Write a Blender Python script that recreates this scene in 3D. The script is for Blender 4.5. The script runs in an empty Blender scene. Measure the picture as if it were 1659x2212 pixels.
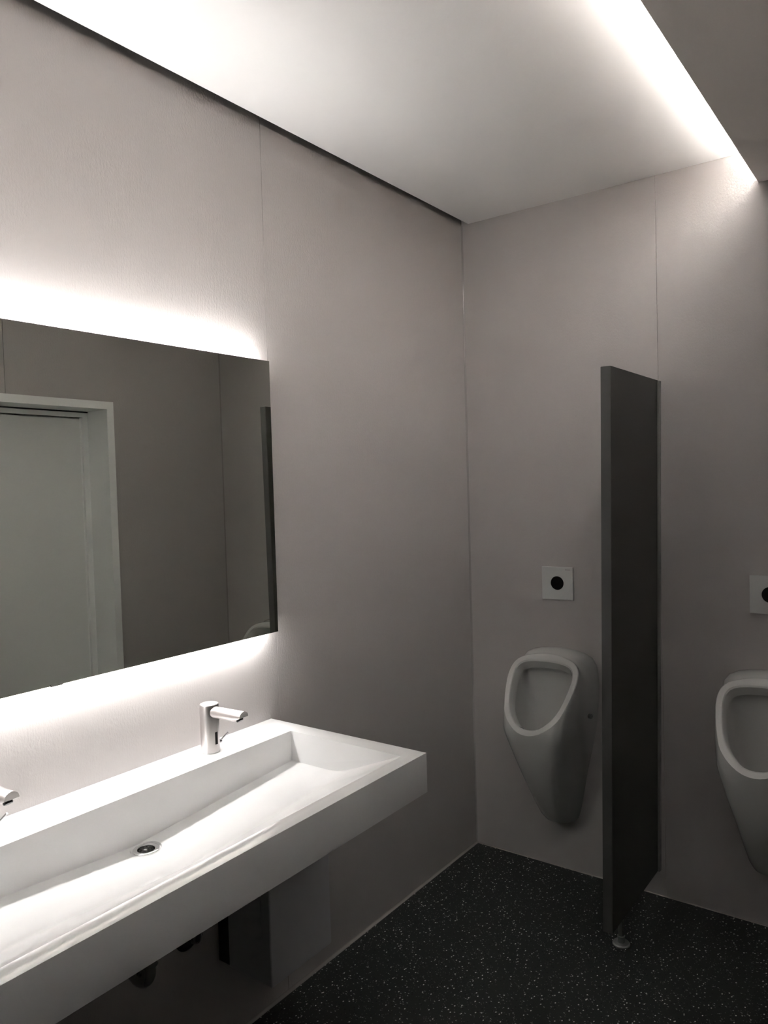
import bpy, bmesh, math
from mathutils import Vector, Matrix

# ------------------------------------------------------------------ camera, world, exposure
sc = bpy.context.scene
COL = sc.collection
S = 1.05
cam_data = bpy.data.cameras.new('camera')
cam = bpy.data.objects.new('camera', cam_data)
COL.objects.link(cam)
YAW, PITCH, ROLL, FPX = 0.6349, -0.0346, -0.0286, 1645.55
cy, sy, cp, sp = math.cos(YAW), math.sin(YAW), math.cos(PITCH), math.sin(PITCH)
fw = Vector((-sy * cp, cy * cp, sp)); rt = Vector((cy, sy, 0)); up = rt.cross(fw)
cr, sr = math.cos(ROLL), math.sin(ROLL)
r2 = rt * cr + up * sr; u2 = up * cr - rt * sr
M = Matrix((r2, u2, -fw)).transposed().to_4x4()
M.translation = Vector((1.5796 * S, 0, 1.5 * S))
cam.matrix_world = M
cam_data.sensor_fit = 'VERTICAL'
cam_data.sensor_height = 36.0
cam_data.lens = FPX / 2212 * 36.0
cam_data.clip_start = 0.02
sc.camera = cam

world = bpy.data.worlds.new('world'); sc.world = world
world.use_nodes = True
world.node_tree.nodes['Background'].inputs[0].default_value = (0.0, 0.0, 0.0, 1)
world.node_tree.nodes['Background'].inputs[1].default_value = 0.0

sc.view_settings.view_transform = 'Standard'
sc.view_settings.look = 'None'
sc.view_settings.gamma = 1.0
sc.view_settings.use_curve_mapping = False
sc.view_settings.exposure = 0.27
sc.cycles.max_bounces = 14
sc.cycles.diffuse_bounces = 10
sc.cycles.glossy_bounces = 6
sc.cycles.sample_clamp_indirect = 0.0
sc.cycles.use_denoising = True
try:
    sc.cycles.use_light_tree = True
except Exception:
    pass

# strengths of the hidden LED strips (the only lamps of the room)
LED_COL = (1.0, 0.985, 0.965)
E_MIRROR_TOP = 122.0
E_MIRROR_BOT = 72.0
E_COVE = 116.0

# ------------------------------------------------------------------ sizes (metres)
D = 2.8674       # far wall
H = 2.6727       # underside of the ceiling panel
HT = 2.86        # slab above it
GAP = 0.0345     # gap between panel and left wall
W = 1.63         # right wall
YR = 0.90        # where the right wall begins
YB = -1.3        # wall behind the camera
XE = 2.7         # entry side
SX, H2 = 1.1552, 2.5614   # soffit edge and underside
J1, J2, J3 = 1.6766, 0.8128, 1.672
YE, YS = 1.6396, 0.445    # ends of the basin
ZS, BX, ZB = 0.8743, 0.566, 0.7706


# ------------------------------------------------------------------ materials
def nodes(name):
    m = bpy.data.materials.new(name); m.use_nodes = True
    nt = m.node_tree
    return m, nt, nt.nodes['Principled BSDF']


def simple(name, col, rough=0.5, metal=0.0, spec=0.5, noise=0.0, nscale=60, bump=0.0, bscale=300, coat=0.0):
    m, nt, b = nodes(name)
    b.inputs['Base Color'].default_value = (*col, 1)
    b.inputs['Roughness'].default_value = rough
    b.inputs['Metallic'].default_value = metal
    b.inputs['Specular IOR Level'].default_value = spec
    if coat:
        b.inputs['Coat Weight'].default_value = coat
        b.inputs['Coat Roughness'].default_value = 0.04
    tc = nt.nodes.new('ShaderNodeTexCoord')
    if noise:
        n = nt.nodes.new('ShaderNodeTexNoise'); n.inputs['Scale'].default_value = nscale
        n.inputs['Detail'].default_value = 4
        nt.links.new(tc.outputs['Object'], n.inputs['Vector'])
        mx = nt.nodes.new('ShaderNodeMix'); mx.data_type = 'RGBA'
        mx.inputs['A'].default_value = (*[c * (1 - noise) for c in col], 1)
        mx.inputs['B'].default_value = (*[min(1, c * (1 + noise)) for c in col], 1)
        nt.links.new(n.outputs['Fac'], mx.inputs['Factor'])
        nt.links.new(mx.outputs['Result'], b.inputs['Base Color'])
    if bump:
        n = nt.nodes.new('ShaderNodeTexNoise'); n.inputs['Scale'].default_value = bscale
        n.inputs['Detail'].default_value = 3
        nt.links.new(tc.outputs['Object'], n.inputs['Vector'])
        bp = nt.nodes.new('ShaderNodeBump'); bp.inputs['Distance'].default_value = bump
        nt.links.new(n.outputs['Fac'], bp.inputs['Height'])
        nt.links.new(bp.outputs['Normal'], b.inputs['Normal'])
    return m


def wall_mat(name, col):
    """satin painted glass-fibre wall covering: fine grain, slightly streaked upwards"""
    m, nt, b = nodes(name)
    tc = nt.nodes.new('ShaderNodeTexCoord')
    mp = nt.nodes.new('ShaderNodeMapping'); mp.inputs['Scale'].default_value = (1, 1, 0.55)
    nt.links.new(tc.outputs['Object'], mp.inputs['Vector'])
    n1 = nt.nodes.new('ShaderNodeTexNoise'); n1.inputs['Scale'].default_value = 210
    n1.inputs['Detail'].default_value = 3; n1.inputs['Roughness'].default_value = 0.6
    nt.links.new(mp.outputs['Vector'], n1.inputs['Vector'])
    mp2 = nt.nodes.new('ShaderNodeMapping'); mp2.inputs['Scale'].default_value = (1, 1, 0.12)
    nt.links.new(tc.outputs['Object'], mp2.inputs['Vector'])
    n2 = nt.nodes.new('ShaderNodeTexNoise'); n2.inputs['Scale'].default_value = 150
    n2.inputs['Detail'].default_value = 2
    nt.links.new(mp2.outputs['Vector'], n2.inputs['Vector'])
    ad = nt.nodes.new('ShaderNodeMath'); ad.operation = 'MULTIPLY_ADD'
    ad.inputs[1].default_value = 0.45
    nt.links.new(n2.outputs['Fac'], ad.inputs[0]); nt.links.new(n1.outputs['Fac'], ad.inputs[2])
    bp = nt.nodes.new('ShaderNodeBump'); bp.inputs['Distance'].default_value = 0.0011
    bp.inputs['Strength'].default_value = 0.8
    nt.links.new(ad.outputs[0], bp.inputs['Height'])
    nt.links.new(bp.outputs['Normal'], b.inputs['Normal'])
    n3 = nt.nodes.new('ShaderNodeTexNoise'); n3.inputs['Scale'].default_value = 9
    n3.inputs['Detail'].default_value = 5
    nt.links.new(tc.outputs['Object'], n3.inputs['Vector'])
    mx = nt.nodes.new('ShaderNodeMix'); mx.data_type = 'RGBA'
    mx.inputs['A'].default_value = (*[c * 0.975 for c in col], 1)
    mx.inputs['B'].default_value = (*[c * 1.025 for c in col], 1)
    nt.links.new(n3.outputs['Fac'], mx.inputs['Factor'])
    nt.links.new(mx.outputs['Result'], b.inputs['Base Color'])
    b.inputs['Roughness'].default_value = 0.44
    b.inputs['Specular IOR Level'].default_value = 0.55
    return m


def floor_mat():
    """dark safety vinyl with scattered pale and black chips"""
    m, nt, b = nodes('speckled_vinyl')
    tc = nt.nodes.new('ShaderNodeTexCoord')
    base = nt.nodes.new('ShaderNodeTexNoise'); base.inputs['Scale'].default_value = 45
    base.inputs['Detail'].default_value = 6
    nt.links.new(tc.outputs['Object'], base.inputs['Vector'])
    cur = nt.nodes.new('ShaderNodeMix'); cur.data_type = 'RGBA'
    cur.inputs['A'].default_value = (0.020, 0.022, 0.020, 1)
    cur.inputs['B'].default_value = (0.028, 0.030, 0.027, 1)
    nt.links.new(base.outputs['Fac'], cur.inputs['Factor'])
    last = cur.outputs['Result']

    def chips(scale, stretch, rot, size, share, colour):
        nonlocal last
        mp = nt.nodes.new('ShaderNodeMapping')
        mp.inputs['Scale'].default_value = stretch; mp.inputs['Rotation'].default_value = (0, 0, rot)
        nt.links.new(tc.outputs['Object'], mp.inputs['Vector'])
        v = nt.nodes.new('ShaderNodeTexVoronoi'); v.voronoi_dimensions = '2D'
        v.inputs['Scale'].default_value = scale
        nt.links.new(mp.outputs['Vector'], v.inputs['Vector'])
        lt = nt.nodes.new('ShaderNodeMath'); lt.operation = 'LESS_THAN'; lt.inputs[1].default_value = size
        nt.links.new(v.outputs['Distance'], lt.inputs[0])
        sep = nt.nodes.new('ShaderNodeSeparateColor'); nt.links.new(v.outputs['Color'], sep.inputs[0])
        g = nt.nodes.new('ShaderNodeMath'); g.operation = 'LESS_THAN'; g.inputs[1].default_value = share
        nt.links.new(sep.outputs[0], g.inputs[0])
        mu = nt.nodes.new('ShaderNodeMath'); mu.operation = 'MULTIPLY'
        nt.links.new(lt.outputs[0], mu.inputs[0]); nt.links.new(g.outputs[0], mu.inputs[1])
        mx = nt.nodes.new('ShaderNodeMix'); mx.data_type = 'RGBA'
        nt.links.new(mu.outputs[0], mx.inputs['Factor']); nt.links.new(last, mx.inputs['A'])
        mx.inputs['B'].default_value = (*colour, 1)
        last = mx.outputs['Result']
    chips(85, (1, 0.7, 1), 0.4, 0.17, 0.13, (0.80, 0.80, 0.75))
    chips(100, (0.6, 1, 1), 1.3, 0.15, 0.16, (0.42, 0.42, 0.38))
    chips(170, (1, 0.8, 1), 0.9, 0.20, 0.16, (0.20, 0.20, 0.18))
    chips(80, (1, 0.8, 1), 2.2, 0.17, 0.22, (0.008, 0.008, 0.008))
    nt.links.new(last, b.inputs['Base Color'])
    b.inputs['Roughness'].default_value = 0.55
    b.inputs['Specular IOR Level'].default_value = 0.35
    bp = nt.nodes.new('ShaderNodeBump'); bp.inputs['Distance'].default_value = 0.0004
    n = nt.nodes.new('ShaderNodeTexNoise'); n.inputs['Scale'].default_value = 400
    nt.links.new(tc.outputs['Object'], n.inputs['Vector'])
    nt.links.new(n.outputs['Fac'], bp.inputs['Height']); nt.links.new(bp.outputs['Normal'], b.inputs['Normal'])
    return m


def brushed(name, col, rough, scale=(1, 1, 60)):
    m, nt, b = nodes(name)
    b.inputs['Base Color'].default_value = (*col, 1); b.inputs['Metallic'].default_value = 1
    tc = nt.nodes.new('ShaderNodeTexCoord'); mp = nt.nodes.new('ShaderNodeMapping')
    mp.inputs['Scale'].default_value = scale
    nt.links.new(tc.outputs['Object'], mp.inputs['Vector'])
    n = nt.nodes.new('ShaderNodeTexNoise'); n.inputs['Scale'].default_value = 40; n.inputs['Detail'].default_value = 3
    nt.links.new(mp.outputs['Vector'], n.inputs['Vector'])
    mr = nt.nodes.new('ShaderNodeMapRange')
    mr.inputs['To Min'].default_value = rough * 0.8; mr.inputs['To Max'].default_value = rough * 1.25
    nt.links.new(n.outputs['Fac'], mr.inputs['Value']); nt.links.new(mr.outputs['Result'], b.inputs['Roughness'])
    return m


def emit(name, strength):
    m = bpy.data.materials.new(name); m.use_nodes = True
    nt = m.node_tree; nt.nodes.clear()
    e = nt.nodes.new('ShaderNodeEmission'); o = nt.nodes.new('ShaderNodeOutputMaterial')
    e.inputs[0].default_value = (*LED_COL, 1); e.inputs[1].default_value = strength
    nt.links.new(e.outputs[0], o.inputs[0])
    return m


WALL = wall_mat("wall_covering", (0.43, 0.405, 0.393))
ENTRY = simple('dark_entry_low_bounce', (0.13, 0.125, 0.12), 0.7, noise=0.05, nscale=10)  # dark tone added to the unseen entry walls to hold down bounced light
CEIL = simple('ceiling_paint', (0.88, 0.865, 0.85), 0.75, noise=0.01, nscale=12, spec=0.3)
SOFF = simple('soffit_paint', (0.86, 0.81, 0.77), 0.7, bump=0.0004, bscale=260, spec=0.3)
SLAB = simple('raw_slab', (0.16, 0.15, 0.14), 0.9, noise=0.15, nscale=20)
FLOOR = floor_mat()
SEAL = simple('silicone_sealant', (0.36, 0.335, 0.31), 0.25, noise=0.03, nscale=30)
CORNER = simple('corner_sealant', (0.36, 0.34, 0.33), 0.25, noise=0.03, nscale=30)
PLUG = simple('grey_plug', (0.16, 0.16, 0.155), 0.3)
SOLID = simple('mineral_cast_white', (0.76, 0.76, 0.76), 0.17, noise=0.008, nscale=25, spec=0.5)
CERAMIC = simple('sanitary_ceramic', (0.55, 0.55, 0.535), 0.12, noise=0.008, nscale=15, coat=0.3)
STEEL = brushed('brushed_steel', (0.66, 0.63, 0.62), 0.30)
CAP = brushed('satin_cap', (0.50, 0.48, 0.47), 0.45)
CHROME = brushed('polished_chrome', (0.72, 0.72, 0.72), 0.08)
DARKCHROME = brushed('dull_chrome', (0.45, 0.45, 0.45), 0.18)
BLACK = simple('black_plastic', (0.012, 0.012, 0.012), 0.35)
SENSOR = simple('sensor_window', (0.003, 0.002, 0.002), 0.5, spec=0.15)
PLATE = simple('grey_glass_plate', (0.53, 0.54, 0.53), 0.35, noise=0.01)
HPL = simple('anthracite_laminate', (0.054, 0.054, 0.049), 0.50, noise=0.05, nscale=90, bump=0.0002, spec=0.4)
HPLEDGE = simple('anthracite_edge', (0.072, 0.072, 0.068), 0.5, noise=0.04, nscale=90)
PROFILE = simple('grey_aluminium_profile', (0.20, 0.20, 0.185), 0.45, noise=0.03)
DOORW = simple('white_door_lacquer', (0.72, 0.73, 0.72), 0.45, noise=0.01, nscale=8)
FRAMEW = simple('white_frame_lacquer', (0.80, 0.81, 0.81), 0.4, noise=0.01, nscale=8)
HEATER = simple('white_sheet_casing', (0.54, 0.54, 0.555), 0.35, noise=0.02, nscale=30)
GLASSEDGE = simple('glass_edge', (0.03, 0.045, 0.04), 0.15)
mm, nt_, b_ = nodes('mirror_silver')
b_.inputs['Metallic'].default_value = 1.0; b_.inputs['Roughness'].default_value = 0.0
tc_ = nt_.nodes.new('ShaderNodeTexCoord'); n_ = nt_.nodes.new('ShaderNodeTexNoise'); n_.inputs['Scale'].default_value = 3
nt_.links.new(tc_.outputs['Object'], n_.inputs['Vector'])
mx_ = nt_.nodes.new('ShaderNodeMix'); mx_.data_type = 'RGBA'
mx_.inputs['A'].default_value = (0.90, 0.925, 0.86, 1); mx_.inputs['B'].default_value = (0.91, 0.935, 0.87, 1)
nt_.links.new(n_.outputs['Fac'], mx_.inputs['Factor']); nt_.links.new(mx_.outputs['Result'], b_.inputs['Base Color'])
MIRROR = mm
LED_TOP = emit('led_mirror_top', E_MIRROR_TOP)
LED_BOT = emit('led_mirror_bottom', E_MIRROR_BOT)
LED_COVE = emit('led_cove', E_COVE)


# ------------------------------------------------------------------ mesh helpers
def box(bm, x0, x1, y0, y1, z0, z1, bev=0.0, seg=2):
    vs = [bm.verts.new(p) for p in ((x0, y0, z0), (x1, y0, z0), (x1, y1, z0), (x0, y1, z0),
                                    (x0, y0, z1), (x1, y0, z1), (x1, y1, z1), (x0, y1, z1))]
    fs = [bm.faces.new([vs[i] for i in f]) for f in
          ((0, 3, 2, 1), (4, 5, 6, 7), (0, 1, 5, 4), (1, 2, 6, 5), (2, 3, 7, 6), (3, 0, 4, 7))]
    if bev:
        es = list({e for f in fs for e in f.edges})
        bmesh.ops.bevel(bm, geom=es, offset=bev, segments=seg, profile=0.5, affect='EDGES')
    return vs


def frame_axes(d):
    d = Vector(d).normalized()
    a = Vector((0, 0, 1)) if abs(d.z) < 0.9 else Vector((1, 0, 0))
    u = d.cross(a).normalized(); v = d.cross(u).normalized()
    return d, u, v


def rings(bm, loops, cap0=True, cap1=True, closed=True):
    vl = [[bm.verts.new(p) for p in lp] for lp in loops]
    n = len(vl[0])
    for a, b in zip(vl[:-1], vl[1:]):
        for i in range(n if closed else n - 1):
            j = (i + 1) % n
            bm.faces.new((a[i], a[j], b[j], b[i]))
    if cap0: bm.faces.new(list(reversed(vl[0])))
    if cap1: bm.faces.new(vl[-1])
    return vl


def cyl(bm, p0, p1, prof, n=32):
    """lathe about the axis p0-p1; prof = [(t along 0..1, radius), ...]"""
    p0, p1 = Vector(p0), Vector(p1)
    d, u, v = frame_axes(p1 - p0)
    L = (p1 - p0).length
    loops = []
    for t, r in prof:
        loops.append([p0 + d * (t * L) + (u * math.cos(a) + v * math.sin(a)) * r
                      for a in [2 * math.pi * i / n for i in range(n)]])
    rings(bm, loops)


def tube(bm, pts, r, n=20):
    pts = [Vector(p) for p in pts]
    loops = []; pu = None
    for i, p in enumerate(pts):
        d = (pts[min(i + 1, len(pts) - 1)] - pts[max(i - 1, 0)]).normalized()
        if pu is None:
            _, u, v = frame_axes(d)
        else:
            u = (pu - d * pu.dot(d)).normalized(); v = d.cross(u)
        pu = u
        rr = r[i] if isinstance(r, (list, tuple)) else r
        v = d.cross(u)
        loops.append([p + (u * math.cos(a) + v * math.sin(a)) * rr for a in [2 * math.pi * k / n for k in range(n)]])
    rings(bm, loops)


def obj(name, bm, mats, parent=None, smooth=None, origin=(0, 0, 0)):
    bmesh.ops.recalc_face_normals(bm, faces=bm.faces)
    if tuple(origin) != (0, 0, 0):
        bmesh.ops.translate(bm, verts=bm.verts, vec=-Vector(origin))
    me = bpy.data.meshes.new(name); bm.to_mesh(me); bm.free()
    for m in (mats if isinstance(mats, (list, tuple)) else [mats]):
        me.materials.append(m)
    if smooth is not None:
        for p in me.polygons: p.use_smooth = True
        me.set_sharp_from_angle(angle=math.radians(smooth))
    o = bpy.data.objects.new(name, me); COL.objects.link(o)
    if tuple(origin) != (0, 0, 0): o.location = origin
    if parent is not None: o.parent = parent
    return o


def thing(name, label, cat, loc=(0, 0, 0), group=None):
    o = bpy.data.objects.new(name, None); COL.objects.link(o)
    o.empty_display_size = 0.05
    o.location = loc; o['label'] = label; o['category'] = cat
    if group: o['group'] = group
    return o


def struct(o, label, cat='wall'):
    o['kind'] = 'structure'; o['label'] = label; o['category'] = cat
    return o


def B(*a, **k):
    bm = bmesh.new(); box(bm, *a, **k); return bm


# ------------------------------------------------------------------ room shell
struct(obj('floor', B(-0.2, XE + .1, YB - .1, D + .2, -0.12, 0), FLOOR),
       'dark speckled vinyl floor with pale and black chips', 'floor')

PT = 0.008   # wall panels stand this far proud of the backing


def panels_x(parent, x, sgn, ys, z0, z1):
    """panels on a wall facing +-x; joints between them left open by 2 mm"""
    for a, b in zip(ys[:-1], ys[1:]):
        x0, x1 = sorted((x, x - sgn * PT))
        obj('wall_panel', B(x0, x1, a + .0006, b - .0006, z0, z1, bev=0.0008, seg=2), WALL, parent)


wl = obj('wall_left', B(-0.2, -PT + .0015, YB, D, -.1, HT), WALL)
struct(wl, 'left wall behind the mirror and basin, grained grey covering')
panels_x(wl, 0.0, 1, [YB, -0.82, 0.43, J1, D], 0.0, HT)

wf = obj('wall_back', B(-0.2, XE + .1, D + PT - .0015, D + .2, -.1, HT), WALL)
struct(wf, 'end wall carrying the urinals, grained grey covering')
for a, b in ((0.0, J2), (J2, W + .02)):
    obj('wall_panel', B(a + .0006, b - .0006, D, D + PT, 0, HT, bev=0.0008, seg=2), WALL, wf)

# right wall with the door opening
DY0, DY1, DZ = 1.235, 2.185, 2.010     # outer edges of the door frame
bm = bmesh.new()
box(bm, W + PT - .0015, W + .2, YR, DY0 + .03, -.1, HT)
box(bm, W + PT - .0015, W + .2, DY1 - .03, D + .1, -.1, HT)
box(bm, W + PT - .0015, W + .2, DY0 + .03, DY1 - .03, DZ - .03, HT)
wr = struct(obj('wall_right', bm, WALL), 'right wall with the white door, seen in the mirror')
obj('wall_panel', B(W, W + PT, YR, DY0, 0, HT, bev=.001), WALL, wr)
obj('wall_panel', B(W, W + PT, DY0, J3 - .001, DZ, HT, bev=.001), WALL, wr)
bm = bmesh.new()
lshape = [(DY1, 0), (D, 0), (D, HT), (J3 + .001, HT), (J3 + .001, DZ), (DY1, DZ)]
rings(bm, [[(x, y, z) for y, z in lshape] for x in (W, W + PT)])
obj('wall_panel', bm, WALL, wr)
struct(obj('wall_corner', B(W + PT, XE + .1, YR, YR + .06, -.1, HT), ENTRY), 'short wall turning off the right wall')
struct(obj('wall_entry', B(XE, XE + .1, YB - .1, YR + .1, -.1, HT), ENTRY), 'side wall of the entry zone')
struct(obj('wall_front', B(-0.2, XE + .1, YB - .1, YB, -.1, HT), ENTRY), 'wall behind the viewer')

# ceiling: dropped white panel, dark slab above, lower soffit hiding the cove light
cl = struct(obj('ceiling', B(GAP, 1.52, YB + .01, D - .002, H, H + .02), CEIL),
            'white ceiling panel with a dark gap along the left wall', 'ceiling')
struct(obj('ceiling_slab', B(-0.2, XE + .1, YB - .1, D + .2, HT, HT + .1), SLAB), 'dark slab above the ceiling panel', 'ceiling')
bm = bmesh.new()
box(bm, SX, XE, YB, D - .0005, H2, H2 + .02)
struct(obj('ceiling_soffit', bm, SOFF), 'lower grey ceiling strip along the right side', 'ceiling')
struct(obj('trim_1', B(1.50, 1.52, YB, D - .002, H2 + .02, H), CEIL), 'back board closing the light cove', 'trim')


# sealant beads: floor edges and vertical corner
def cove(pts0, pts1):
    bm = bmesh.new(); rings(bm, [pts0, pts1]); return bm


def bead(r, n=6):
    # concave quarter profile in (a, b), a and b along the two surfaces
    out = [(0, 0)]
    for i in range(n + 1):
        t = math.pi / 2 * i / n
        out.append((r - r * math.sin(t), r - r * math.cos(t)))
    return out


pf = bead(0.009)
struct(obj('baseboard_left', cove([(a, YB, b) for a, b in pf], [(a, D, b) for a, b in pf]), SEAL, smooth=40),
       'pale sealant bead along the foot of the left wall', 'trim')
pf = bead(0.004)
struct(obj('baseboard_back', cove([(0, D - a, b) for a, b in pf], [(W, D - a, b) for a, b in pf]), SEAL, smooth=40),
       'thin sealant bead along the foot of the urinal wall', 'trim')
pf = bead(0.006)
struct(obj('trim_2', cove([(a, D - b, 0) for a, b in pf], [(a, D - b, H) for a, b in pf]), CORNER, smooth=40),
       'glossy vertical sealant bead in the room corner', 'trim')
struct(obj('trim_3', cove([(W - a, D - b, 0) for a, b in bead(.005)], [(W - a, D - b, H2) for a, b in bead(.005)]), CORNER, smooth=40),
       'vertical sealant bead in the right corner', 'trim')

# ------------------------------------------------------------------ cove light
def cove_housing():
    # shallow U channel whose flanks shield the strip sideways
    bm = bmesh.new()
    u = [(.044, .02), (.076, .02), (.076, .034), (.0725, .034), (.0725, .0285), (.0475, .0285), (.0475, .034), (.044, .034)]
    rings(bm, [[(SX + a_, y, H2 + b_2) for a_, b_2 in u] for y in (YB + .05, D - .03)])
    return bm


cv = thing('cove_light', 'light strip hidden above the edge of the lower ceiling strip', 'light', (SX + .06, 0, H2 + .02))
o = obj('housing', cove_housing(), HEATER, cv)
o.matrix_parent_inverse = Matrix.Translation(-cv.location)
bm = bmesh.new()
box(bm, SX + .048, SX + .072, YB + .06, D - .035, H2 + .029, H2 + .0295)
o = obj('led_strip', bm, LED_COVE, cv); o.matrix_parent_inverse = Matrix.Translation(-cv.location)

# ------------------------------------------------------------------ door in the right wall (seen in the mirror)
d1 = struct(obj('door_1', B(W + .165, W + .205, DY0 + .07, DY1 - .07, .006, DZ - .055, bev=.002), DOORW),
            'white door in a deep white frame, seen in the mirror', 'door')
bm = bmesh.new()
F = 0.036
PR = 0.012
prof = [(W - PR, 0), (W - PR, F), (W + .150, F), (W + .150, F + .028), (W + .165, F + .028), (W + .165, F + .034), (W + .21, F + .034), (W + .21, 0)]
loops = []
loops.append([(x, DY0 + t, 0) for x, t in prof])
loops.append([(x, DY0 + t, DZ - t) for x, t in prof])
loops.append([(x, DY1 - t, DZ - t) for x, t in prof])
loops.append([(x, DY1 - t, 0) for x, t in prof])
rings(bm, loops)
obj('door_frame', bm, FRAMEW, d1)
obj('seal', B(W + .140, W + .1495, DY0 + .10, DY1 - .040, DZ - F - .006, DZ - F - .0005), BLACK, d1)
bm = bmesh.new()
tube(bm, [(W + .165, DY0 + .13, 1.02), (W + .115, DY0 + .13, 1.02), (W + .105, DY0 + .14, 1.02), (W + .105, DY0 + .25, 1.02)], .009, 14)
cyl(bm, (W + .165, DY0 + .13, 1.02), (W + .157, DY0 + .13, 1.02), [(0, .026), (.8, .026), (1, .023)])
obj('door_handle', bm, STEEL, d1, smooth=40)

# ------------------------------------------------------------------ mirror with hidden light strips
MX = 0.040
MY0, MY1, MZ0, MZ1 = 0.40, 1.6425, 1.1453, 1.9548
mi = thing('wall_mirror', 'wide frameless wall mirror lit from behind, above the basin', 'mirror', (0, (MY0 + MY1) / 2, MZ0))


def under(o, root):
    o.matrix_parent_inverse = Matrix.Translation(-root.location)
    return o


bm = B(MX - .005, MX, MY0, MY1, MZ0, MZ1)
g = obj('glass', bm, [GLASSEDGE, MIRROR], mi); under(g, mi)
for p in g.data.polygons:
    if p.normal.x > .9: p.material_index = 1
under(obj('back_frame', B(.0005, MX - .005, MY0 + .02, MY1 - .02, MZ0 + .016, MZ1 - .016), HEATER, mi), mi)
# strips sit on the edges of the back frame and throw light up and down the wall
for nm, z, sg, mat in (('led_strip', MZ1 - .016, 1, LED_TOP), ('led_strip', MZ0 + .016, -1, LED_BOT)):
    bm = bmesh.new()
    if sg > 0:
        u = [(MX - .024, z + .001), (MX - .012, z + .001), (MX - .012, z + .005), (MX - .024, z + .005)]
    else:
        u = [(MX - .023, z - .001), (MX - .008, z - .001), (MX - .008, z - .011), (MX - .017, z - .011)]
    rings(bm, [[(x, y, zz) for x, zz in u] for y in (MY0 + .03, MY1 - .030)])
    under(obj(nm, bm, mat, mi), mi)
under(obj('clip', B(MX - .008, MX + .0015, .915, .945, MZ0 - .002, MZ0 + .004, bev=.0008), CHROME, mi), mi)

# ------------------------------------------------------------------ basin
def zfloor(y):
    ym = 1.045
    t = abs(y - ym) / (1.585 - ym)
    return 0.7515 + 0.0365 * t


bm = bmesh.new()
pr = [(0.0005, ZS), (BX, ZS), (BX, ZB), (.50, ZB), (.46, .715), (.03, .715), (0.0005, ZB)]
rings(bm, [[(x, y, z) for x, z in pr] for y in (YS, YE)])
basin = obj('basin_body', bm, SOLID)
bm = bmesh.new()
ys = [YS + .055, 0.62, 0.80, 0.93, 1.0, 1.045, 1.09, 1.16, 1.29, 1.47, YE - .055]
XB, XC, XF = 0.134, 0.305, 0.525
lps = []
for y in ys:
    z = zfloor(y)
    pts = [(XB, ZS + .05), (XB, z), (XB + .06, z), (XC - .03, z + .0), (XC, z + .003), (XC + .03, z + .0105)]
    n = 5
    z1 = z + .0105
    for i in range(1, n + 1):
        f = i / n
        pts.append((XC + .03 + (XF - XC - .03) * f, z1 + (ZS - z1) * f))
    pts.append((XF, ZS + .05))
    lps.append([(x, y, zz) for x, zz in pts])
rings(bm, lps)
cut1 = obj('cut_a', bm, SOLID)
DC = Vector((0.172, 1.055, zfloor(1.055)))
bm = bmesh.new()
cyl(bm, (DC.x, DC.y, .70), (DC.x, DC.y, .80), [(0, .022), (.30, .022), (1, .022)], 40)
cut2 = obj('cut_b', bm, SOLID)
bm = bmesh.new()
cyl(bm, (DC.x, DC.y, DC.z - .0022), (DC.x, DC.y, DC.z + .025), [(0, .034), (.1, .0355), (1, .0375)], 48)
cut3 = obj('cut_c', bm, SOLID)
for c in (cut1, cut3, cut2):
    md = basin.modifiers.new('cut', 'BOOLEAN'); md.object = c; md.operation = 'DIFFERENCE'; md.solver = 'EXACT'
bv = basin.modifiers.new('round', 'BEVEL'); bv.width = .0035; bv.segments = 3; bv.limit_method = 'ANGLE'
bv.angle_limit = math.radians(19)
dg = bpy.context.evaluated_depsgraph_get()
nm = bpy.data.meshes.new_from_object(basin.evaluated_get(dg))
basin.modifiers.clear()
basin.data = nm
for p in nm.polygons: p.use_smooth = True
nm.set_sharp_from_angle(angle=math.radians(30))
for c in (cut1, cut2, cut3):
    bpy.data.objects.remove(c)
ba = thing('trough_basin', 'long white wall-hung trough washbasin with two taps', 'washbasin', (0, (YS + YE) / 2, ZB))
basin.name = 'basin'
basin.parent = ba; under(basin, ba)

dr = bmesh.new()
prof_d = [(.0175, .0205), (.0182, .0300), (.0205, .0300), (.0218, .0285), (.0222, .0225), (.0205, .0198), (.0005, .0190), (.0005, .0170), (-.0015, .0170), (-.0015, .0205)]
vls = [[dr.verts.new((DC.x + r_ * math.cos(a_), DC.y + r_ * math.sin(a_), DC.z - .020 + z_)) for a_ in [2 * math.pi * i / 48 for i in range(48)]] for z_, r_ in prof_d]
for p_, n_r in zip(vls, vls[1:] + vls[:1]):
    for i in range(48):
        j = (i + 1) % 48
        dr.faces.new((p_[i], p_[j], n_r[j], n_r[i]))
o = obj('drain', dr, CHROME, ba, smooth=40); under(o, ba)
bm = bmesh.new()
zc = DC.z - .0185
for k in range(3):
    a = math.pi / 3 * k + .3
    c, s_ = math.cos(a), math.sin(a)
    w, l = .0016, .0186
    ps = [(c * l - s_ * w, s_ * l + c * w), (-c * l - s_ * w, -s_ * l + c * w), (-c * l + s_ * w, -s_ * l - c * w), (c * l + s_ * w, s_ * l - c * w)]
    rings(bm, [[(DC.x + x, DC.y + y, zc + k * .0001) for x, y in ps], [(DC.x + x, DC.y + y, zc + .0022 + k * .0001) for x, y in ps]])
cyl(bm, (DC.x, DC.y, zc), (DC.x, DC.y, zc + .004), [(0, .005), (.7, .005), (1, .0035)], 20)
o2 = obj('strainer', bm, CHROME, o)
bm = bmesh.new()
cyl(bm, (DC.x, DC.y, DC.z - .045), (DC.x, DC.y, DC.z - .040), [(0, .0195), (1, .0195)], 24)
o3 = obj('drain_well', bm, BLACK, o)

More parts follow.
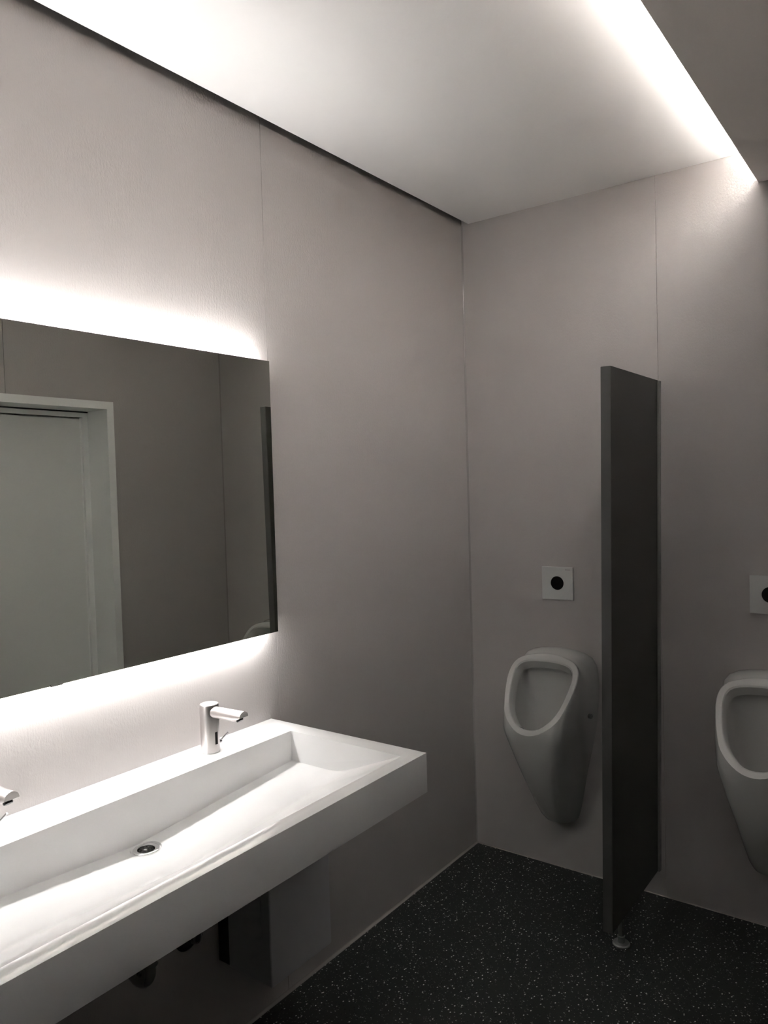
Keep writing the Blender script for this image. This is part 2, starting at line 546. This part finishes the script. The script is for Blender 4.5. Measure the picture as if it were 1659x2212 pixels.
# waste trap under the drain: hangs on the basin
trap = bmesh.new()
tx, ty, R = .165, 1.055, .036
pts = [(tx, ty, .716), (tx, ty, .60), (tx, ty, .465)]
for i in range(1, 13):
    a = math.pi * i / 12
    pts.append((tx - R + R * math.cos(a), ty, .465 - R * math.sin(a)))
pts += [(tx - 2 * R, ty, .50)]
for i in range(1, 7):
    a = math.pi / 2 * i / 6
    pts.append((tx - 2 * R - .03 + .03 * math.cos(a), ty, .50 + .03 * math.sin(a)))
pts += [(.004, ty, .53)]
tube(trap, pts, .0165, 24)
cyl(trap, (tx, ty, .478), (tx, ty, .505), [(0, .021), (.1, .0225), (.9, .0225), (1, .021)])
cyl(trap, (tx - 2 * R, ty, .470), (tx - 2 * R, ty, .495), [(0, .021), (.1, .0225), (.9, .0225), (1, .021)])
cyl(trap, (0.0005, ty, .53), (.008, ty, .53), [(0, .034), (.6, .034), (1, .026)])
tp_ = obj('drain_trap', trap, DARKCHROME, ba, smooth=40); under(tp_, ba)


# ------------------------------------------------------------------ taps
def make_tap(y, label):
    t = thing('tap', label, 'tap', (0.066, y, ZS), 'sensor taps on the basin')
    r = .0252
    bm = bmesh.new()
    cyl(bm, (0, 0, 0.0002), (0, 0, .1295), [(0, r - .001), (.006, r - .0004), (.01, r), (.985, r), (.995, r - .0005), (1, r - .0012)], 48)
    obj('body', bm, STEEL, t, smooth=35)
    bm = bmesh.new()
    cyl(bm, (0, 0, .1291), (0, 0, .1305), [(0, r - .0025), (.7, r - .0025), (1, r - .0032)], 48)
    obj('top_cap', bm, CAP, t, smooth=35)
    # spout: round bar, underside cut obliquely near the tip
    bm = bmesh.new()
    rs = .0152; n = 36; z0 = .1095
    loops = []
    x0, x1 = .012, .1335
    for k in range(22):
        f = k / 21
        x = x0 + (x1 - x0) * f
        zc_ = z0 + (x - x0) * .03
        cut = -rs * 1.01 if x < x1 - .034 else -rs * 1.01 + (x - (x1 - .034)) / .034 * (rs * 1.01)
        loops.append([(x, rs * math.cos(a), zc_ + max(rs * math.sin(a), cut)) for a in [2 * math.pi * i / n for i in range(n)]])
    rings(bm, loops)
    obj('spout', bm, STEEL, t, smooth=30)
    bm = bmesh.new()
    cyl(bm, (x1 - .020, 0, z0 + .001), (x1 - .014, 0, z0 - .0085), [(0, .0095), (.8, .0095), (1, .0085)], 24)
    obj('aerator', bm, BLACK, t, smooth=40)
    # sensor window let into the front
    bm = bmesh.new()
    a0 = .17
    loops = []
    for z in (.0235, .0565):
        arc = [(math.cos(a) * (r + .0004), math.sin(a) * (r + .0004), z) for a in [-a0 + 2 * a0 * i / 8 for i in range(9)]]
        inn = [(math.cos(a) * (r - .003), math.sin(a) * (r - .003), z) for a in [a0 - 2 * a0 * i / 8 for i in range(9)]]
        loops.append(arc + inn)
    rings(bm, loops)
    obj('sensor_window', bm, SENSOR, t)
    # small mixing lever on the far side
    bm = bmesh.new()
    cyl(bm, (0, r - .002, .0175), (0, r + .012, .0175), [(0, .0058), (.85, .0058), (1, .005)], 20)
    tube(bm, [(0, r + .008, .0175), (.006, r + .012, .026), (.019, r + .021, .042)], .0022, 10)
    obj('lever', bm, DARKCHROME, t, smooth=40)
    return t


make_tap(1.345, 'brushed steel sensor tap near the right end of the basin')
make_tap(0.737, 'brushed steel sensor tap cut off by the left picture edge')


# ------------------------------------------------------------------ things under the basin
ht = thing('water_heater', 'white metal box hung on the wall under the basin', 'box', (0, 1.52, .243))
under(obj('casing', B(.045, .212, 1.40, 1.646, .243, .70, bev=.004, seg=3), HEATER, ht), ht)
under(obj('back_plate', B(.0005, .045, 1.404, 1.642, .246, .69), BLACK, ht), ht)
f_ = obj('flap', B(.080, .180, 1.3975, 1.401, .36, .66, bev=.001), HEATER, ht); under(f_, ht)
for z in (.50, .455):
    bm = bmesh.new()
    cyl(bm, (.125, 1.3978, z), (.125, 1.3945, z), [(0, .006), (.7, .006), (1, .004)], 16)
    obj('knob', bm, BLACK, f_, smooth=40)

ro = thing('pipe_outlet', 'chrome pipe rosette on the wall between trap and white box', 'pipe', (0, 1.293, .373))
bm = bmesh.new()
cyl(bm, (.0005, 1.293, .373), (.010, 1.293, .373), [(0, .040), (.5, .040), (.8, .036), (1, .026)], 36)
under(obj('rosette', bm, DARKCHROME, ro, smooth=40), ro)
bm = bmesh.new()
tube(bm, [(.006, 1.293, .373), (.03, 1.293, .373), (.042, 1.293, .377), (.048, 1.293, .39), (.048, 1.293, .45)], .0125, 20)
under(obj('pipe', bm, DARKCHROME, ro, smooth=40), ro)

# ------------------------------------------------------------------ partition between the urinals
PTX = 0.0325
pt = thing('urinal_partition', 'tall dark grey dividing panel standing between the two urinals', 'partition', (0.772, 2.62, 0))
bm = bmesh.new()
zb, zt = 0.100, 1.931
yf, yk = 2.364, D - .010
xb_, xt_ = 0.7885, 0.8155     # right face, bottom and top (it leans slightly)
lp0 = [(xb_ - PTX, yf, zb), (xb_, yf, zb), (xb_, yk, zb), (xb_ - PTX, yk, zb)]
lp1 = [(xt_ - PTX, yf, zt), (xt_, yf, zt), (xt_, yk, zt), (xt_ - PTX, yk, zt)]
rings(bm, [lp0, lp1])
bmesh.ops.bevel(bm, geom=bm.edges[:], offset=.001, segments=2, affect='EDGES')
bmesh.ops.recalc_face_normals(bm, faces=bm.faces)
pn = obj('panel', bm, [HPL, HPLEDGE], pt); under(pn, pt)
for p in pn.data.polygons:
    if p.normal.y < -.9: p.material_index = 1
bm = bmesh.new()
e = .0075
lp0 = [(xb_ - PTX - e, D - .020, zb), (xb_ + e, D - .020, zb), (xb_ + e, D - .0004, zb), (xb_ - PTX - e, D - .0004, zb)]
lp1 = [(xt_ - PTX - e, D - .020, zt - .003), (xt_ + e, D - .020, zt - .003), (xt_ + e, D - .0004, zt - .003), (xt_ - PTX - e, D - .0004, zt - .003)]
rings(bm, [lp0, lp1])
under(obj('wall_profile', bm, PROFILE, pt), pt)
bm = bmesh.new()
fx, fy = .7725, 2.487
cyl(bm, (fx, fy, 0.0002), (fx, fy, .101), [(0, .029), (.04, .029), (.08, .026), (.09, .012), (.30, .0125), (.31, .009), (1, .009)], 32)
under(obj('foot', bm, brushed('foot_steel', (.45, .46, .45), .35), pt, smooth=35), pt)


# ------------------------------------------------------------------ urinals
def urinal_meshes():
    def pchip(tab, s):
        for (a, b), (c, d) in zip(tab[:-1], tab[1:]):
            if a <= s <= c:
                return b + (d - b) * ((s - a) / (c - a) if c > a else 0)
        return tab[-1][1]
    # rim plane: from the lip up to the crown, local y is out of the wall (negative)
    A = Vector((0, 2.54 - D, .635)); Bv = Vector((0, 2.76 - D, .90)); dv = (Bv - A).normalized()
    nrm = Vector((1, 0, 0)).cross(dv)
    if nrm.y > 0: nrm = -nrm          # points out and up towards the viewer

    def curve(half):
        """closed smooth loop through the half profile (w, s)"""
        pts = [(w, s) for w, s in half] + [(-w, s) for w, s in reversed(half[1:-1])]
        return pts
    outer_h = [(0, -.003), (.036, .004), (.063, .020), (.083, .037), (.098, .055), (.113, .080), (.121, .106), (.134, .160), (.142, .216), (.1425, .250),
               (.137, .282), (.123, .306), (.098, .324), (.062, .335), (.03, .341), (0, .343)]
    inner_h = [(0, .022), (.030, .027), (.052, .041), (.068, .058), (.080, .073), (.092, .094), (.103, .125), (.114, .178), (.1195, .225), (.1195, .248),
               (.115, .272), (.103, .291), (.082, .302), (.052, .308), (.026, .310), (0, .311)]
    N = 72

    def resample(half):
        pts = [Vector((w, s, 0)) for w, s in curve(half)]
        n = len(pts)
        fine = []
        for i in range(n):       # Catmull-Rom
            p0, p1, p2, p3 = pts[i - 1], pts[i], pts[(i + 1) % n], pts[(i + 2) % n]
            for k in range(12):
                t = k / 12
                fine.append(.5 * ((2 * p1) + (p2 - p0) * t + (2 * p0 - 5 * p1 + 4 * p2 - p3) * t * t + (3 * p1 - p0 - 3 * p2 + p3) * t ** 3))
        cen = Vector((0, .20, 0))
        # resample at even angles about a centre so that inner and outer loops correspond
        out = []
        angs = [(math.atan2(p.y - cen.y, p.x), p) for p in fine]
        for i in range(N):
            a = -math.pi / 2 + 2 * math.pi * i / N
            a = (a + math.pi) % (2 * math.pi) - math.pi
            best = sorted(angs, key=lambda q: abs((q[0] - a + math.pi) % (2 * math.pi) - math.pi))[:2]
            (a1, p1), (a2, p2) = best
            d1 = abs((a1 - a + math.pi) % (2 * math.pi) - math.pi); d2 = abs((a2 - a + math.pi) % (2 * math.pi) - math.pi)
            f = d1 / (d1 + d2) if d1 + d2 > 1e-9 else 0
            out.append(p1.lerp(p2, f))
        return out
    ro_, ri_ = resample(outer_h), resample(inner_h)

    def on(p, lift=0.0):
        return Vector((p.x, 0, 0)) + A + dv * p.y + nrm * lift

    def scale2(ps, f, c=(0, .17)):
        return [Vector((p.x * f, c[1] + (p.y - c[1]) * f, 0)) for p in ps]
    # outline on the wall (x, z) by angle
    wall_h = [(0, .205), (.035, .206), (.055, .214), (.066, .240), (.082, .32), (.105, .42), (.130, .52), (.148, .60), (.158, .70), (.161, .78), (.158, .83),
              (.146, .866), (.118, .887), (.080, .898), (.040, .903), (0, .904)]
    wl_pts = []
    wfine = []
    wp = [Vector((w, z, 0)) for w, z in curve(wall_h)]
    n = len(wp)
    for i in range(n):
        p0, p1, p2, p3 = wp[i - 1], wp[i], wp[(i + 1) % n], wp[(i + 2) % n]
        for k in range(12):
            t = k / 12
            wfine.append(.5 * ((2 * p1) + (p2 - p0) * t + (2 * p0 - 5 * p1 + 4 * p2 - p3) * t * t + (3 * p1 - p0 - 3 * p2 + p3) * t ** 3))
    # correspondence by height share on each side
    segs = [0]
    for i in range(len(wfine)):
        segs.append(segs[-1] + (wfine[(i + 1) % len(wfine)] - wfine[i]).length)
    rsegs = [0]
    for i in range(N):
        rsegs.append(rsegs[-1] + (ro_[(i + 1) % N] - ro_[i]).length)
    for i in range(N):
        s = rsegs[i] / rsegs[-1] * segs[-1]
        k = max(j for j in range(len(segs)) if segs[j] <= s + 1e-9)
        k = min(k, len(wfine) - 1)
        f = (s - segs[k]) / max(1e-9, segs[k + 1] - segs[k])
        wl_pts.append(wfine[k].lerp(wfine[(k + 1) % len(wfine)], f))
    outer = bmesh.new()
    ls = []
    # inner cavity, deepest first
    deep = Vector((0, -.095, .44))
    lip = [on(p, -.003) for p in scale2(ri_, 0.985)]
    l1 = [on(p, -.040) for p in scale2(ri_, 0.925)]
    l2 = [on(p, -.050) for p in scale2(ri_, 1.05)]
    cav = []
    for i in range(N):
        P0 = l2[i]
        s = ri_[i].y
        h = max(0, min(1, s / .31))
        hs = h * h * (3 - 2 * h)
        a = 2 * math.pi * i / N - math.pi / 2
        P2 = deep + Vector((math.cos(a) * .045, math.sin(a) * .030, math.sin(a) * .012))
        cy_ = P0.y + (-.055 - P0.y) * hs + .025 * (1 - hs)
        P1 = Vector((P0.x * 1.0, cy_, P0.z + (.05 - .11 * h) * 0 - .10 * (1 - hs) - .02))
        cav.append([(1 - t) ** 2 * P0 + 2 * t * (1 - t) * P1 + t * t * P2 for t in [k / 9 for k in range(10)]])
    for k in range(9, -1, -1):
        ls.append([c[k] for c in cav])
    ls.append(l1)
    ls.append(lip)
    ls.append([on(p, 0) for p in scale2(ri_, 1.012)])
    rim0 = [on(a.lerp(b, .12), .0012) for a, b in zip(ri_, ro_)]
    rim1 = [on(a.lerp(b, .5), .0016) for a, b in zip(ri_, ro_)]
    rim2 = [on(a.lerp(b, .88), .0010) for a, b in zip(ri_, ro_)]
    ls += [rim0, rim1, rim2]
    ed = [on(p, -.002) for p in ro_]
    ls.append(ed)
    shell = []
    EX = .86
    Wt = [(.20, .060), (.222, .066), (.245, .074), (.27, .080), (.32, .090), (.42, .108), (.52, .131), (.60, .147), (.70, .158), (.78, .161), (.83, .158), (.866, .146), (.887, .118), (.904, .06)]

    def env(psi, z):
        u = max(0.0, min(1.0, (z - .222) / .413))
        p = .100 + .224 * u + .030 * math.sin(math.pi * u) - .012 * max(0.0, 1 - u / .06) if z < .635 else max(.05, .324 - (z - .635) * .83)
        return Vector((pchip(Wt, z) * max(0, math.sin(psi)) ** EX, -p * max(0, math.cos(psi)) ** EX, z))
    half = N // 2
    ia = 13                                    # rim points 0..ia run down to the free bottom edge
    # wall outline of one side from the bottom corner up to the crown, by arc length
    wo = [Vector((.066, 0, .222))] + [Vector((pchip(Wt, z), 0, z)) for z in [.222 + .01 * k for k in range(1, 61)]]
    wo += [Vector((w, 0, z)) for w, z in ((.158, .832), (.152, .853), (.141, .872), (.122, .886), (.095, .895), (.06, .901), (.03, .9035), (0, .904))]
    al = [0]
    for q0, q1 in zip(wo[:-1], wo[1:]): al.append(al[-1] + (q1 - q0).length)

    def on_wall(f):
        f = f * al[-1]
        for k in range(len(wo) - 1):
            if f <= al[k + 1] + 1e-9:
                return wo[k].lerp(wo[k + 1], (f - al[k]) / max(1e-9, al[k + 1] - al[k]))
        return wo[-1]
    halfrows = []
    for i in range(half + 1):
        P0 = on(ro_[i], -.005); P0.x = abs(P0.x)
        psi0 = math.asin(min(.96, (P0.x / pchip(Wt, P0.z))) ** (1 / EX))
        if i <= ia:
            psi1, zw = math.pi / 2 * i / ia, .222
            P2 = env(psi1, zw)
        else:
            psi1 = math.pi / 2
            P2 = on_wall(((i - ia) / (half - ia)) ** 1.0); zw = P2.z
        up_ = max(0.0, min(1.0, (P0.z - .76) / .09)); up_ = up_ * up_ * (3 - 2 * up_)
        if i <= ia: up_ = 0.0
        P1 = Vector((P2.x, P0.y * .45, max(P2.z + .004, P0.z * .4 + P2.z * .6 + .004)))
        corr = P0 - env(psi0, P0.z)
        corr2 = P2 - env(psi1, zw)
        row = []
        for t in [k / 14 for k in range(1, 15)]:
            e_ = env(psi0 + (psi1 - psi0) * t, P0.z + (zw - P0.z) * t) + corr * (1 - t) ** 2 + corr2 * t * t
            b_2 = (1 - t) ** 2 * P0 + 2 * t * (1 - t) * P1 + t * t * P2
            row.append(e_.lerp(b_2, up_))
        halfrows.append(row)
    for i in range(N):
        k = i if i <= half else N - i
        sx = 1 if i <= half else -1
        shell.append([Vector((sx * p.x, p.y, p.z)) for p in halfrows[k]])
    for k in range(14):
        ls.append([r_[k] for r_ in shell])
    rings(outer, ls)
    return outer


bm_u = urinal_meshes()
UZ = .222


def make_urinal(xc, label, src=None):
    t = thing('urinal', label, 'urinal', (xc, D, UZ), 'wall-hung urinals')
    return t


U1 = make_urinal(.407, 'white ceramic urinal hung in the corner, left of the dark dividing panel')
body = obj('bowl', bm_u, CERAMIC, U1, smooth=38)
body.matrix_parent_inverse = Matrix.Identity(4)
body.location = (0, -.0004, -UZ)
bm = bmesh.new()
cyl(bm, (.150, -.080, .668), (.1605, -.083, .668), [(0, .010), (.8, .010), (1, .008)], 20)
plug = obj('side_plug', bm, PLUG, U1, smooth=40); plug.location = (0, 0, -UZ)
bm = bmesh.new()
cyl(bm, (0, -.085, .440), (0, -.088, .452), [(0, .03), (.5, .03), (1, .026)], 28)
grate = obj('drain_cover', bm, CHROME, U1, smooth=40); grate.location = (0, 0, -UZ)


def dup(root, loc, label):
    r = root.copy(); COL.objects.link(r); r.location = loc; r['label'] = label
    for ch in list(root.children):
        c = ch.copy(); COL.objects.link(c); c.parent = r
        for g_ in ch.children:
            d_ = g_.copy(); COL.objects.link(d_); d_.parent = c
    return r


dup(U1, (1.180, D, UZ), 'white ceramic urinal cut by the right picture edge, right of the dividing panel')

# ------------------------------------------------------------------ flush plates
P1 = thing('flush_plate', 'square grey flush plate with black sensor, above the corner urinal', 'flush plate', (.407, D, 1.164), 'sensor plates above the urinals')
a = .0655
o = obj('plate', B(-a, a, -.0125, -.003, -a, a, bev=.0008), PLATE, P1)
obj('back_box', B(-a + .004, a - .002, -.003, -.0003, -a + .004, a - .004), BLACK, P1)
bm = bmesh.new()
cyl(bm, (0, -.0120, .001), (0, -.0130, .001), [(0, .0275), (.8, .0275), (1, .0268)], 48)
obj('sensor_eye', bm, SENSOR, P1, smooth=30)
# tiny maker's mark, too small to read in the photo: one short dark dash
bm = bmesh.new()
cyl(bm, (.036, -.0124, .0555), (.036, -.0127, .0555), [(0, .0012), (1, .0012)], 12)
box(bm, .036, .0555, -.0127, -.0124, .0549, .0559)
obj('print_mark', bm, BLACK, P1)
dup(P1, (1.180, D, 1.164), 'square grey flush plate cut by the right picture edge')
